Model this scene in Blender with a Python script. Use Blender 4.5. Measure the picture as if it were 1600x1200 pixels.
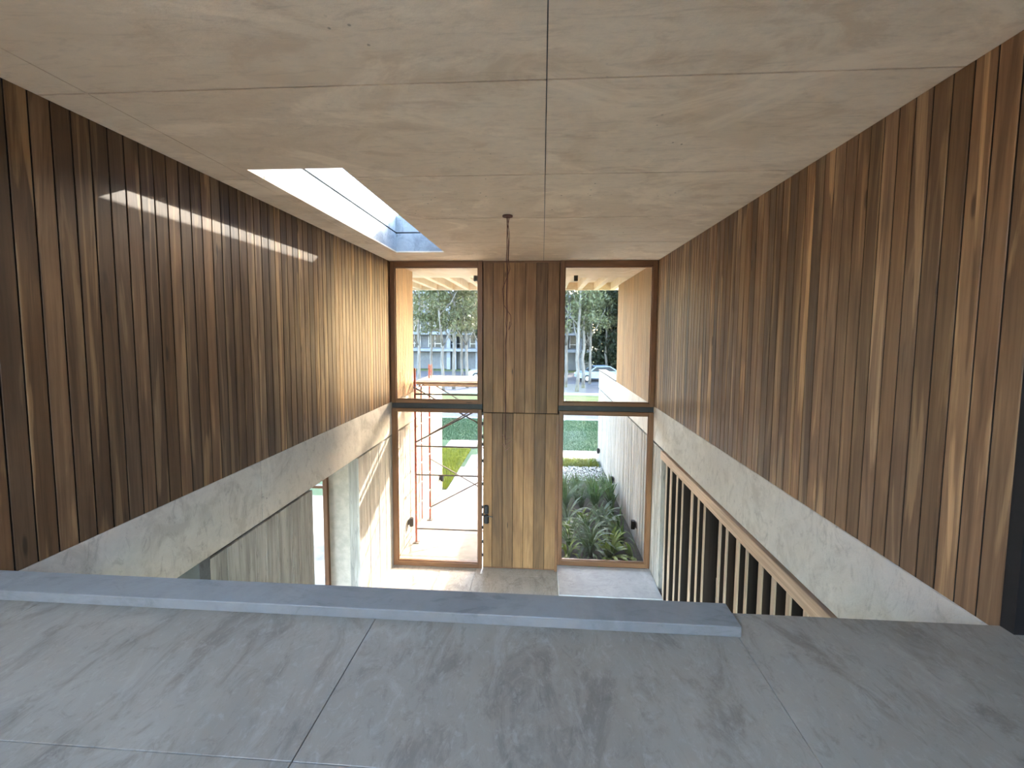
import bpy, math, random
from mathutils import Vector, Matrix
random.seed(11)
S = bpy.context.scene
C = S.collection
for o in list(bpy.data.objects): bpy.data.objects.remove(o)

# ---------------------------------------------------------------- camera
CAM = Vector((0.380, -7.193, 4.313)); F, PX, PY = 638.7, 808.26, 564.75
PITCH, ROLL, YAW = -0.0690, -0.0070, 0.0610
Rm = Matrix.Rotation(YAW, 3, 'Z') @ Matrix.Rotation(PITCH, 3, 'X') @ Matrix.Rotation(ROLL, 3, 'Y')
cd = bpy.data.cameras.new('camera'); cam = bpy.data.objects.new('camera', cd); C.objects.link(cam)
cd.sensor_width = 36; cd.lens = F / 1600 * 36
cd.shift_x = -(PX - 800) / 1600; cd.shift_y = (PY - 600) / 1600; cd.clip_start = .05; cd.clip_end = 500
r_, f_, u_ = Rm.col[0], Rm.col[1], Rm.col[2]
cam.matrix_world = Matrix(((r_[0], u_[0], -f_[0], CAM[0]), (r_[1], u_[1], -f_[1], CAM[1]), (r_[2], u_[2], -f_[2], CAM[2]), (0, 0, 0, 1)))
S.camera = cam
# ---------------------------------------------------------------- sky, sun, exposure
SUNV = Vector((-.412, -.605, -.357)).normalized()
w = bpy.data.worlds.new('sky'); S.world = w; w.use_nodes = True
nt = w.node_tree; bg = nt.nodes['Background']
sky = nt.nodes.new('ShaderNodeTexSky'); sky.sky_type = 'NISHITA'; sky.sun_disc = False
sky.sun_elevation = math.asin(-SUNV.z); sky.sun_rotation = math.atan2(-SUNV.x, -SUNV.y)
sky.air_density = 1.0; sky.dust_density = 2.2; sky.ozone_density = 1.0
nt.links.new(sky.outputs[0], bg.inputs[0]); bg.inputs[1].default_value = .42
sd = bpy.data.lights.new('sun', 'SUN'); sd.energy = 2.1; sd.angle = .0093; sd.color = (1, .93, .82)
sun = bpy.data.objects.new('sun', sd); C.objects.link(sun); sun.location = (30, 40, 30)
sun.rotation_euler = SUNV.to_track_quat('-Z', 'Y').to_euler()
S.view_settings.view_transform = 'Standard'; S.view_settings.look = 'None'
S.view_settings.exposure = 4.47; S.view_settings.gamma = 1.0; S.view_settings.use_curve_mapping = False
S.cycles.use_denoising = True
S.cycles.max_bounces = 12; S.cycles.diffuse_bounces = 6; S.cycles.transparent_max_bounces = 24

# ---------------------------------------------------------------- dimensions (metres)
XL, XR = -2.33, 2.33          # hall wall faces
H, B1, B0 = 5.568, 3.058, 2.464   # ceiling, beam top, beam underside
ZF = 3.086                    # landing floor
YE = -5.41                    # landing edge
YB = -10.8                    # rear end of the landing
PITCHB = .0985                # cladding board pitch

# ---------------------------------------------------------------- material helpers
class NT:
    def __init__(s, name):
        s.m = bpy.data.materials.new(name); s.m.use_nodes = True; s.t = s.m.node_tree
        s.b = s.t.nodes['Principled BSDF']
    def n(s, typ, **k):
        nd = s.t.nodes.new('ShaderNode' + typ)
        for a, v in k.items(): setattr(nd, a, v)
        return nd
    def l(s, a, b): s.t.links.new(a, b)
    def val(s, sock, v):
        if hasattr(v, 'is_linked') or hasattr(v, 'links'): s.l(v, sock)
        else: sock.default_value = v
    def math(s, op, a, b=0.0, clamp=False):
        nd = s.n('Math', operation=op, use_clamp=clamp); s.val(nd.inputs[0], a); s.val(nd.inputs[1], b); return nd.outputs[0]
    def mix(s, f, a, b, mode='MIX'):
        nd = s.n('Mix', data_type='RGBA', blend_type=mode); s.val(nd.inputs[0], f)
        for i, v in ((6, a), (7, b)):
            if isinstance(v, tuple): nd.inputs[i].default_value = (*v[:3], 1)
            else: s.l(v, nd.inputs[i])
        return nd.outputs[2]
    def mapping(s, vec, scale=(1, 1, 1), rot=(0, 0, 0), loc=(0, 0, 0)):
        nd = s.n('Mapping'); s.l(vec, nd.inputs[0]); nd.inputs[1].default_value = loc; nd.inputs[2].default_value = rot; nd.inputs[3].default_value = scale; return nd.outputs[0]
    def noise(s, vec, scale, detail=4, rough=.55, dist=0):
        nd = s.n('TexNoise'); s.l(vec, nd.inputs['Vector']); nd.inputs['Scale'].default_value = scale; nd.inputs['Detail'].default_value = detail
        nd.inputs['Roughness'].default_value = rough; nd.inputs['Distortion'].default_value = dist; return nd.outputs[0]
    def vor(s, vec, scale):
        nd = s.n('TexVoronoi'); s.l(vec, nd.inputs['Vector']); nd.inputs['Scale'].default_value = scale; return nd.outputs[0]
    def step(s, v, a, b, lo=0., hi=1.):
        nd = s.n('MapRange', interpolation_type='SMOOTHSTEP'); s.val(nd.inputs[0], v)
        for i, x in ((1, a), (2, b), (3, lo), (4, hi)): nd.inputs[i].default_value = x
        return nd.outputs[0]
    def bump(s, h, st, dist=.01):
        nd = s.n('Bump'); s.l(h, nd.inputs['Height']); nd.inputs['Strength'].default_value = st; nd.inputs['Distance'].default_value = dist; s.l(nd.outputs[0], s.b.inputs['Normal'])
    def done(s, col, rough=.6, spec=.5, metal=0):
        if isinstance(col, tuple): s.b.inputs['Base Color'].default_value = (*col[:3], 1)
        else: s.l(col, s.b.inputs['Base Color'])
        s.val(s.b.inputs['Roughness'], rough); s.b.inputs['Specular IOR Level'].default_value = spec; s.b.inputs['Metallic'].default_value = metal
        return s.m
    @property
    def pos(s): return s.n('NewGeometry').outputs['Position']

def plain(name, col, rough=.6, metal=0, spec=.5):
    n = NT(name)
    v = n.noise(n.pos, 9, 4); return n.done(n.mix(n.step(v, .3, .7), tuple(c * .86 for c in col), tuple(min(1, c * 1.1) for c in col)), rough, spec, metal)

def concrete(name, a, b, stain, big=.55, pits=1.0, rough=.75, bump=.25, stretch=(1, 1, 1), blotch=None, streak=.42):
    n = NT(name); p = n.pos; q = n.mapping(p, stretch)
    c = n.mix(n.step(n.noise(q, big, 5, .6, .4), .35, .68), a, b)
    c = n.mix(n.math('MULTIPLY', n.step(n.noise(q, 2.3, 6, .65, 1.2), .49, .66), .6), c, stain)
    c = n.mix(n.step(n.noise(q, 14, 6, .7), .35, .75, 0, .35), c, tuple(x * .72 for x in b))
    if blotch: c = n.mix(n.step(n.noise(n.mapping(p, (1, 1, 1), loc=(3.7, 1.2, 5)), .9, 3, .5, .6), .55, .62, 0, .5), c, blotch)
    c = n.mix(n.step(n.noise(n.mapping(q, (1, 3.2, 1.5), (0, 0, .3)), 3.1, 8, .75, 1.6), .51, .66, 0, streak), c, tuple(x * .62 for x in stain))
    c = n.mix(n.step(n.noise(n.mapping(q, (1, 1, 1), loc=(9, 4, 1)), 1.1, 6, .7, .8), .52, .64, 0, .6), c, tuple(min(1, x * 1.12) for x in b))
    vd = n.vor(p, 13); mk = n.noise(p, 1.7, 3)
    pit = n.math('MULTIPLY', n.step(vd, .05, .13, 1, 0), n.step(mk, .55, .66))
    c = n.mix(n.math('MULTIPLY', pit, pits), c, tuple(x * .35 for x in stain))
    n.bump(n.math('SUBTRACT', n.noise(p, 26, 6, .7), n.math('MULTIPLY', pit, .8)), bump, .01)
    return n.done(c, rough, .35)

def wood(name, dark, mid, light, rough=.42, sap=.5, axis=2, streak=1.0, spec=.45):
    n = NT(name); tc = n.n('TexCoord').outputs['Object']; oi = n.n('ObjectInfo')
    off = n.n('VectorMath', operation='SCALE'); off.inputs[0].default_value = (37, 91, 53); n.l(oi.outputs['Random'], off.inputs[3])
    ad = n.n('VectorMath', operation='ADD'); n.l(tc, ad.inputs[0]); n.l(off.outputs[0], ad.inputs[1]); v = ad.outputs[0]
    def sc(k, along): return tuple(along if i == axis else k for i in range(3))
    fig = n.noise(n.mapping(v, sc(9, .55)), 1, 4, .55, 1.6)
    fine = n.noise(n.mapping(v, sc(55, 1.6)), 1, 5, .65, .4)
    big = n.noise(n.mapping(v, sc(2.4, .8)), 1, 3, .5, .8)
    c = n.mix(n.step(big, .3, .7), dark, mid)
    c = n.mix(n.math('MULTIPLY', n.step(fig, .54, .66), .75 * streak), c, light)
    c = n.mix(n.math('MULTIPLY', n.step(fig, .44, .33), .6 * streak), c, tuple(x * .45 for x in dark))
    sapm = n.math('MULTIPLY', n.step(n.noise(n.mapping(v, sc(7, .35), loc=(5, 9, 2)), 1, 2, .5, .9), .585, .62), sap)
    c = n.mix(sapm, c, tuple(min(1, x * 1.35) for x in light))
    c = n.mix(n.step(fine, .35, .7, 0, .42), c, tuple(x * .5 for x in dark))
    kn = n.vor(n.mapping(v, sc(6, 1.1)), 1); c = n.mix(n.step(kn, .035, .09, .8, 0), c, tuple(x * .25 for x in dark))
    c = n.mix(1.0, c, oi.outputs['Color'], 'MULTIPLY')
    n.bump(fine, .12, .004)
    return n.done(c, n.step(fine, .3, .7, rough - .06, rough + .1), spec)

M = {}
M['ceil'] = concrete('ceiling concrete', (.78, .635, .47), (.87, .74, .575), (.64, .49, .34), big=.5, stretch=(.8, 1.4, 1), blotch=(.72, .58, .42), pits=1.0, streak=.24)
M['beam'] = concrete('beam concrete', (.56, .515, .45), (.64, .595, .525), (.40, .36, .30), big=.9, pits=.7, bump=.35)
n = NT('board-marked concrete'); p = n.pos
c = n.mix(n.step(n.noise(n.mapping(p, (9, 9, .5)), 1.2, 5, .6, .5), .36, .64), (.30, .278, .242), (.48, .45, .40))
c = n.mix(n.step(n.noise(n.mapping(p, (14, 14, 1.6), loc=(3, 1, 0)), 1.6, 7, .72, 1.0), .53, .68, 0, .75), c, (.17, .165, .155))
c = n.mix(n.step(n.noise(n.mapping(p, (60, 60, 2.5)), 1, 5, .7), .5, .72, 0, .5), c, (.24, .23, .215))
n.bump(n.noise(n.mapping(p, (45, 45, 3)), 1, 6, .7), .5, .012)
M['board'] = n.done(c, .8, .3)
M['well'] = concrete('pale rough plaster', (.34, .35, .35), (.42, .43, .43), (.20, .22, .23), big=2, pits=.5, bump=.9)
M['curb'] = concrete('smooth grey render', (.22, .225, .22), (.255, .26, .25), (.19, .195, .19), big=1.2, pits=.25, bump=.08, rough=.6)
M['plat'] = concrete('pale cement screed', (.36, .36, .36), (.43, .43, .425), (.31, .31, .31), big=1.1, pits=.2, bump=.06)
M['pave'] = concrete('pale paving', (.31, .295, .27), (.37, .355, .33), (.21, .20, .18), big=1.5, pits=.3, bump=.1)
M['walk'] = concrete('sidewalk concrete', (0.304, 0.280, 0.236), (0.360, 0.336, 0.288), (0.224, 0.200, 0.160), big=1.2, pits=.3, bump=.1)
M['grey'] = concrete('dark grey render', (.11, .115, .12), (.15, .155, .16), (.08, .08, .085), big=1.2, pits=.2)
M['whitewall'] = plain('white wall paint', (.62, .55, .47), .8)
M['cream'] = plain('cream paint', (.46, .41, .34), .7)
M['road'] = concrete('asphalt', (0.088, 0.095, 0.109), (0.116, 0.122, 0.136), (0.061, 0.068, 0.075), big=.5, pits=.2)
M['kerb'] = plain('pale kerb stone', (0.340, 0.326, 0.306), .8)

def stone(name, k):
    n = NT(name); p = n.pos; t = lambda *c: tuple(x * k for x in c); W_ = lambda a, b, loc=(0, 0, 0), r=.14: n.mapping(p, (a, b, 1), (0, 0, r), loc)
    c = n.mix(n.step(n.noise(W_(1.6, .8), .9, 5, .6, .8), .35, .7), t(.24, .215, .175), t(.30, .274, .226))
    c = n.mix(n.step(n.noise(W_(2.6, 1.3, (0, 0, 0), .3), 1.6, 8, .72, 1.2), .50, .66, 0, .55), c, t(.13, .113, .09))
    c = n.mix(n.step(n.noise(W_(2.4, 1.3, (4, 2, 0), .3), 2.4, 7, .72, 1.4), .53, .68, 0, .5), c, t(.345, .32, .275))
    c = n.mix(n.step(n.noise(W_(1.7, .9, (1, 7, 0), .3), 9, 8, .78, 1.0), .5, .68, 0, .45), c, t(.12, .105, .085))
    c = n.mix(n.step(n.noise(W_(1.6, 1, (8, 3, 0), .3), 22, 6, .75, .6), .52, .68, 0, .4), c, t(.365, .34, .295))
    n.bump(n.noise(p, 30, 5), .12, .004)
    return n.done(c, .5, .4)
M['tile'] = stone('stone tile', 1.08); M['tileg'] = stone('pale stone tile', 1.7)

M['plank'] = wood('oiled hardwood cladding', (.138, .074, .037), (.23, .131, .066), (.36, .225, .112), rough=.43, sap=.6, spec=.4)
M['door'] = wood('oiled hardwood door', (.20, .105, .043), (.30, .165, .068), (.40, .235, .105), rough=.45, sap=.15, streak=.6)
M['frame'] = wood('varnished window frame wood', (.15, .065, .028), (.22, .105, .045), (.32, .17, .08), rough=.38, sap=.1, streak=.4)
M['frameh'] = wood('varnished window rail wood', (.15, .065, .028), (.22, .105, .045), (.32, .17, .08), rough=.38, sap=.1, axis=0, streak=.4)
M['extw'] = wood('golden exterior cladding', (0.288, 0.160, 0.068), (0.368, 0.220, 0.100), (.56, .37, .19), rough=.5, sap=.2, streak=.5)
M['pine'] = wood('raw pine', (.50, .345, .23), (.60, .42, .29), (.68, .51, .37), rough=.6, sap=.3, axis=1, streak=.5)
M['pinev'] = wood('raw pine strip', (.48, .35, .25), (.58, .43, .31), (.66, .52, .40), rough=.6, sap=.3, axis=2, streak=.4)
M['fin'] = wood('dark brown fin', (.014, .008, .005), (.024, .013, .008), (.035, .02, .012), rough=.6, sap=0, streak=.5)  # very dark brown fins, much darker than their front strips
M['dark'] = plain('dark void and joint backing', (.012, .010, .009), .9)  # near-black for the unlit room's darkness, also backs the cladding joints
M['batten'] = plain('dark batten behind cladding', (.020, .011, .007), .9)
M['steel'] = plain('black painted steel', (.018, .022, .026), .45, 0, .5)
M['black'] = plain('black fixture', (.012, .012, .013), .4)
M['red'] = NT('worn red scaffold paint')
n = M['red']; c = n.mix(n.step(n.noise(n.pos, 22, 5, .7), .5, .6), (.42, .085, .055), (.30, .20, .16)); M['red'] = n.done(c, .55, .4)
M['galv'] = plain('galvanised tube', (.12, .105, .10), .5, .2)
M['wire'] = plain('brown cable', (.10, .035, .022), .6)
M['wirew'] = plain('pale cable end', (.26, .12, .09), .6)
M['soil'] = concrete('dark soil', (.028, .021, .016), (.055, .042, .032), (.018, .014, .012), big=3, pits=.4, bump=1)
M['pebble'] = plain('white pebble', (.62, .61, .58), .7)
M['lawn'] = concrete('lawn turf', (0.022, 0.058, 0.020), (0.034, 0.078, 0.026), (0.016, 0.042, 0.014), big=2, pits=0, bump=1)  # green darkened for the shade over the far lawn
M['verge'] = concrete('verge turf', (0.109, 0.143, 0.041), (0.150, 0.177, 0.061), (0.136, 0.122, 0.068), big=1, pits=0, bump=1)
M['bark'] = concrete('pale grey bark', (0.136, 0.126, 0.112), (0.204, 0.194, 0.177), (0.082, 0.071, 0.061), big=1.5, stretch=(4, 4, 1), pits=.3, bump=.8)
M['car'] = plain('pale blue car paint', (0.286, 0.374, 0.462), .25, 0, .6)
M['carw'] = plain('silver car paint', (0.374, 0.388, 0.408), .25, 0, .6)
M['cglass'] = plain('dark car glass', (.03, .04, .05), .1)
M['tyre'] = plain('tyre rubber', (.02, .02, .02), .8)
M['facade'] = concrete('grey facade', (0.136, 0.146, 0.163), (0.170, 0.180, 0.197), (0.109, 0.116, 0.129), big=.4, pits=.1)
M['slab'] = concrete('pale balcony slab', (0.224, 0.245, 0.279), (0.265, 0.286, 0.320), (0.190, 0.204, 0.231), big=.4, pits=.1)
M['bglass'] = plain('dark facade glass', (.025, .035, .045), .12, 0, .6)
M['bslat'] = plain('brown facade slats', (0.082, 0.068, 0.058), .7)
M['white'] = plain('white metal', (.75, .76, .77), .4)
M['plankd'] = plain('scaffold deck board', (.60, .52, .44), .7)

def leafmat(name, a, b, rough=.45):
    n = NT(name); oi = n.n('ObjectInfo'); p = n.n('TexCoord').outputs['Object']
    c = n.mix(n.step(n.noise(p, 5, 3), .35, .65), a, b)
    c = n.mix(1, c, oi.outputs['Color'], 'MULTIPLY'); m = n.done(c, rough, .4)
    tr = n.n('BsdfTranslucent'); n.l(c, tr.inputs[0]); mx = n.n('MixShader'); mx.inputs[0].default_value = .3
    n.l(n.b.outputs[0], mx.inputs[1]); n.l(tr.outputs[0], mx.inputs[2]); n.l(mx.outputs[0], n.t.nodes['Material Output'].inputs[0]); return m
M['leaf'] = leafmat('strap leaf', (0.058, 0.116, 0.027), (0.099, 0.173, 0.048))
M['leafy'] = leafmat('bright leaf', (0.163, 0.252, 0.027), (0.245, 0.326, 0.048))
M['leafg'] = leafmat('grey green leaf', (0.088, 0.143, 0.075), (0.136, 0.194, 0.112))
M['crown'] = leafmat('olive tree leaf', (0.058, 0.071, 0.031), (0.136, 0.146, 0.068), .5)
M['crownd'] = leafmat('dark tree leaf', (0.015, 0.024, 0.012), (0.034, 0.048, 0.020), .6)
M['grass'] = leafmat('grass blade', (0.143, 0.180, 0.020), (0.211, 0.238, 0.034))  # yellowed for the sunlight on the near grass
M['grass_shade'] = leafmat('far lawn blade darkened for shade', (0.022, 0.062, 0.026), (0.034, 0.082, 0.034))  # same grass as the near lawn, its shade put into the green

def glass(name, tint=(.86, .9, .9)):
    m = bpy.data.materials.new(name); m.use_nodes = True; t = m.node_tree; t.nodes.remove(t.nodes['Principled BSDF'])
    tr = t.nodes.new('ShaderNodeBsdfTransparent'); tr.inputs[0].default_value = (*tint, 1)
    gl = t.nodes.new('ShaderNodeBsdfGlossy'); gl.inputs['Roughness'].default_value = .0
    fr = t.nodes.new('ShaderNodeFresnel'); fr.inputs[0].default_value = 1.5
    ge = t.nodes.new('ShaderNodeNewGeometry'); k = t.nodes.new('ShaderNodeMath'); k.operation = 'SUBTRACT'; k.inputs[0].default_value = 1.0; t.links.new(ge.outputs['Backfacing'], k.inputs[1])
    kk = t.nodes.new('ShaderNodeMath'); kk.operation = 'MULTIPLY'; t.links.new(fr.outputs[0], kk.inputs[0]); t.links.new(k.outputs[0], kk.inputs[1])   # reflect at the outer face only: no false total reflection inside the sheet
    mx = t.nodes.new('ShaderNodeMixShader'); t.links.new(kk.outputs[0], mx.inputs[0]); t.links.new(tr.outputs[0], mx.inputs[1]); t.links.new(gl.outputs[0], mx.inputs[2])
    t.links.new(mx.outputs[0], t.nodes['Material Output'].inputs[0]); return m
M['glass'] = glass('window glass', (.65, .635, .61)); M['solar'] = glass('sun-dimming well glass', (.50, .52, .53)); M['clear'] = glass('added roof light glass', (.95, .97, .97))  # skylight tint added to dim the sun in the well

# ---------------------------------------------------------------- mesh helpers
class MB:
    def __init__(s): s.v = []; s.f = []
    def box(s, x0, x1, y0, y1, z0, z1, c=0.0):
        b = len(s.v)
        if c <= 0:
            s.v += [(x, y, z) for z in (z0, z1) for y in (y0, y1) for x in (x0, x1)]
            s.f += [tuple(b + i for i in q) for q in ((0, 2, 3, 1), (4, 5, 7, 6), (0, 1, 5, 4), (2, 6, 7, 3), (0, 4, 6, 2), (1, 3, 7, 5))]
            return s
        lo, hi = (x0, y0, z0), (x1, y1, z1); idx = {}
        for sx in (0, 1):
            for sy in (0, 1):
                for sz in (0, 1):
                    sg = (sx, sy, sz)
                    for ax in range(3):
                        p = [(hi[k] if sg[k] else lo[k]) for k in range(3)]
                        for k in range(3):
                            if k != ax: p[k] += -c if sg[k] else c
                        idx[(sg, ax)] = len(s.v); s.v.append(tuple(p))
        for ax in range(3):
            u, w_ = [(1, 2), (2, 0), (0, 1)][ax]
            for e in (0, 1):
                def g(a, b_):
                    t = [0, 0, 0]; t[ax] = e; t[u] = a; t[w_] = b_; return idx[(tuple(t), ax)]
                q = [g(0, 0), g(1, 0), g(1, 1), g(0, 1)]; s.f.append(tuple(q if e else q[::-1]))
        for ax in range(3):
            u, w_ = [(1, 2), (2, 0), (0, 1)][ax]
            for a in (0, 1):
                for b_ in (0, 1):
                    t0 = [0, 0, 0]; t0[u] = a; t0[w_] = b_; t1 = list(t0); t1[ax] = 1
                    s.f.append((idx[(tuple(t0), u)], idx[(tuple(t1), u)], idx[(tuple(t1), w_)], idx[(tuple(t0), w_)]))
        for sx in (0, 1):
            for sy in (0, 1):
                for sz in (0, 1): s.f.append(tuple(idx[((sx, sy, sz), a)] for a in range(3)))
        return s
    def tube(s, pts, r, n=8, cap=True):
        pts = [Vector(p) for p in pts]; rs = r if isinstance(r, (list, tuple)) else [r] * len(pts); b = len(s.v); up = None
        for i, p in enumerate(pts):
            d = (pts[min(i + 1, len(pts) - 1)] - pts[max(i - 1, 0)]).normalized()
            if up is None: up = Vector((0, 0, 1)) if abs(d.z) < .9 else Vector((1, 0, 0))
            a = d.cross(up).normalized(); up = a.cross(d).normalized(); 
            for k in range(n):
                t = 2 * math.pi * k / n; s.v.append(tuple(p + (a * math.cos(t) + up * math.sin(t)) * rs[i]))
        for i in range(len(pts) - 1):
            for k in range(n): s.f.append((b + i * n + k, b + i * n + (k + 1) % n, b + (i + 1) * n + (k + 1) % n, b + (i + 1) * n + k))
        if cap:
            s.f.append(tuple(b + k for k in range(n))[::-1]); s.f.append(tuple(b + (len(pts) - 1) * n + k for k in range(n)))
        return s
    def poly(s, pts):
        b = len(s.v); s.v += [tuple(p) for p in pts]; s.f.append(tuple(range(b, b + len(pts)))); return s
    def prism(s, prof, y0, y1):        # profile in (x, z), extruded along y
        b = len(s.v); n = len(prof)
        for y in (y0, y1): s.v += [(x, y, z) for x, z in prof]
        s.f.append(tuple(range(b, b + n))); s.f.append(tuple(range(b + 2 * n - 1, b + n - 1, -1)))
        for i in range(n): s.f.append((b + i, b + n + i, b + n + (i + 1) % n, b + (i + 1) % n))
        return s
    def mesh(s, name, mat):
        me = bpy.data.meshes.new(name); me.from_pydata(s.v, [], s.f); me.materials.append(M[mat] if isinstance(mat, str) else mat)
        import bmesh
        bm = bmesh.new(); bm.from_mesh(me); bmesh.ops.recalc_face_normals(bm, faces=bm.faces); bm.to_mesh(me); bm.free()
        me.update(); return me
    def obj(s, name, mat, parent=None, loc=(0, 0, 0), smooth=False, **k):
        me = s.mesh(name, mat)
        if smooth:
            for p in me.polygons: p.use_smooth = True
        return put(name, me, parent, loc, **k)
def put(name, me, parent=None, loc=(0, 0, 0), label=None, cat=None, group=None, kind=None, col=None, rot=None, scale=None):
    o = bpy.data.objects.new(name, me); C.objects.link(o); o.location = loc
    if parent is not None: o.parent = parent
    if label: o['label'] = label
    if cat: o['category'] = cat
    if group: o['group'] = group
    if kind: o['kind'] = kind
    if col: o.color = (*col, 1)
    if rot: o.rotation_euler = rot
    if scale: o.scale = scale if isinstance(scale, tuple) else (scale,) * 3
    return o
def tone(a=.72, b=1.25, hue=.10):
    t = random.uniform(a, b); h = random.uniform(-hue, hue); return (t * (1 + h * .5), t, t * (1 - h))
def struct(name, mb, mat, label, cat, **k): return mb.obj(name, mat, label=label, cat=cat, kind='structure', **k)

# ================================================================ STRUCTURE
# ---- ceiling: cast panels with open seams under a slab, skylight well cut through
SX0, SX1, SY0, SY1, SH = -1.93, -1.17, -4.05, -.78, .565
def minus(rect, hole):
    x0, x1, y0, y1 = rect; a0, a1, b0, b1 = hole
    if x1 <= a0 or x0 >= a1 or y1 <= b0 or y0 >= b1: return [rect]
    out = []
    if y0 < b0: out.append((x0, x1, y0, b0))
    if y1 > b1: out.append((x0, x1, b1, y1))
    m0, m1 = max(y0, b0), min(y1, b1)
    if x0 < a0: out.append((x0, a0, m0, m1))
    if x1 > a1: out.append((a1, x1, m0, m1))
    return out
mb = MB()
RL = (-2.2, .5, -10.7, -7.9)     # added roof light over the landing, unseen, lets in fill daylight
for r in [b_ for a_ in minus((-6.2, 2.55, YB - .2, 2.15), (SX0 - .07, SX1 + .07, SY0 - .07, SY1 + .07)) for b_ in minus(a_, RL)]: mb.box(r[0], r[1], r[2], r[3], H + .02, H + .30)
ceiling = struct('ceiling', mb, 'grey', 'cast concrete ceiling slab with panel seams and a long skylight', 'ceiling')
xs = [-6.2, -4.49, -2.05, .387, 2.55]; ys = [YB - .2] + [-5.07 + 1.213 * i for i in range(-4, 6)] + [2.15]
g = .0026
for i in range(len(xs) - 1):
    for j in range(len(ys) - 1):
        mb = MB()
        for r in [b_ for a_ in minus((xs[i] + g, xs[i + 1] - g, ys[j] + 2.2 * g, ys[j + 1] - 2.2 * g), (SX0, SX1, SY0, SY1)) for b_ in minus(a_, RL)]:
            mb.box(r[0], r[1], r[2], r[3], H, H + .02)
        if mb.v: mb.obj('ceiling_panel', 'ceil', ceiling)
# skylight well
well = MB(); t = .10; zt = H + SH; zj = 5.872
well.box(SX0 - t, SX0 - .06, SY0 - t, SY1 + t, H + .3005, zt)
sky_w = struct('window_1', well, 'well', 'long narrow skylight well with pale rough sides near the left wall', 'skylight')
for z0, z1 in ((H + .0205, zj - .011), (zj + .011, zt)):
    MB().box(SX0 - .06, SX0, SY0 - .06, SY1 + .06, z0, z1).obj('well_side', 'well', sky_w)
    MB().box(SX1, SX1 + .06, SY0 - .06, SY1 + .06, z0, z1).obj('well_side', 'well', sky_w)
    MB().box(SX0, SX1, SY1, SY1 + .06, z0, z1).obj('well_end', 'well', sky_w)
    MB().box(SX0, SX1, SY0 - .06, SY0, z0, z1).obj('well_end', 'well', sky_w)
mb = MB()
for r in minus((SX0 - .06, SX1 + .06, SY0 - .06, SY1 + .06), (SX0 + .004 - .02, SX1 + .016, SY0 - .016, SY1 + .016)): mb.box(r[0], r[1], r[2], r[3], zj - .011, zj + .011)
mb.obj('well_joint', 'steel', sky_w)
MB().box(SX0 - .06, SX1 + .06, SY0 - .06, SY1 + .06, zt, zt + .012).obj('pane', 'solar', sky_w)
# pergola: beams running outwards and the front fascia
perg = struct('trim_1', MB().box(-6.2, 2.55, 4.70, 4.85, H - .005, H + .24).box(-6.2, 2.55, 2.152, 4.70, H + .201, H + .30), 'ceil', 'pale concrete coffered canopy outside the far windows', 'canopy')
for k in range(20):
    x = -6.1 + .4665 * k
    if x < 2.45: MB().box(x, x + .13, 2.152, 4.698, H, H + .20, .006).obj('canopy_beam', 'ceil', perg)

# ---- boards for the clad walls
def plank_mesh(name, mat, wd, hh, th=.02, c=.003):
    return MB().box(-th, 0, -wd / 2, wd / 2, 0, hh, c).mesh(name, mat)
HP = H - B1 - .004
pl_in = plank_mesh('plank', 'plank', PITCHB - .009, HP, .006, .0015); pl_ex = plank_mesh('plank', 'extw', PITCHB - .003, HP)
def clad(wall, side, y_from, y_to, me, a=.62, b=1.22):
    y = y_from - PITCHB / 2
    while y - PITCHB / 2 > y_to - .001:
        o = put('plank', me, wall, (XL if side < 0 else XR, y, B1 + .002), col=tone(a, b)); o.rotation_euler.z = 0 if side < 0 else math.pi
        y -= PITCHB
def board_panel(name, wall, side, y0, y1, z0, z1, thick=.2, mat='board'):
    """concrete cast against upright boards: strips of slightly different depth"""
    mb = MB(); y = y0; s = side; xf = XL if s < 0 else XR
    while y < y1 - 1e-4:
        wd = random.choice((.075, .09, .105, .12)); e = min(y + wd, y1)
        if y1 - e < .03: e = y1
        d = random.uniform(.0, .009); a, b = (xf - thick, xf - d) if s < 0 else (xf + d, xf + thick)
        mb.box(a, b, y + .0012, e - .0012, z0, z1); y = e
    mb.box(*((xf - thick, xf - .014) if s < 0 else (xf + .014, xf + thick)), y0 + .002, y1 - .002, z0 + .001, z1 - .001)
    return mb.obj(name, mat, wall)

# left wall -------------------------------------------------------
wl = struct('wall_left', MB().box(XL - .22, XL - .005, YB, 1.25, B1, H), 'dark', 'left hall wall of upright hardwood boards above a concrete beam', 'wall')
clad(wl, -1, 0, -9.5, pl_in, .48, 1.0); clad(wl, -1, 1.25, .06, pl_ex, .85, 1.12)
for a, b in ((-3.463, 3.68), (YB, -3.469)): MB().box(XL - .22, XL, a, b, B0, B1, .004).obj('concrete_beam', 'beam', wl)
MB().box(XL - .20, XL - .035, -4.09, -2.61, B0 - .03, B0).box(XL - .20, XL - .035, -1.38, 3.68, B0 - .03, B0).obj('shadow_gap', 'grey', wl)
board_panel('board_marked_panel', wl, -1, -4.10, -2.60, 0, B0 - .03, .16)
board_panel('board_marked_panel', wl, -1, -1.38, 0, 0, B0 - .03, .16)
board_panel('board_marked_panel', wl, -1, 0, 3.68, 0, B0 - .03, .2)
MB().box(XL - .20, XL - .04, -8.0, -6.2, 0, B0).obj('wall_pier', 'grey', wl)
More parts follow.
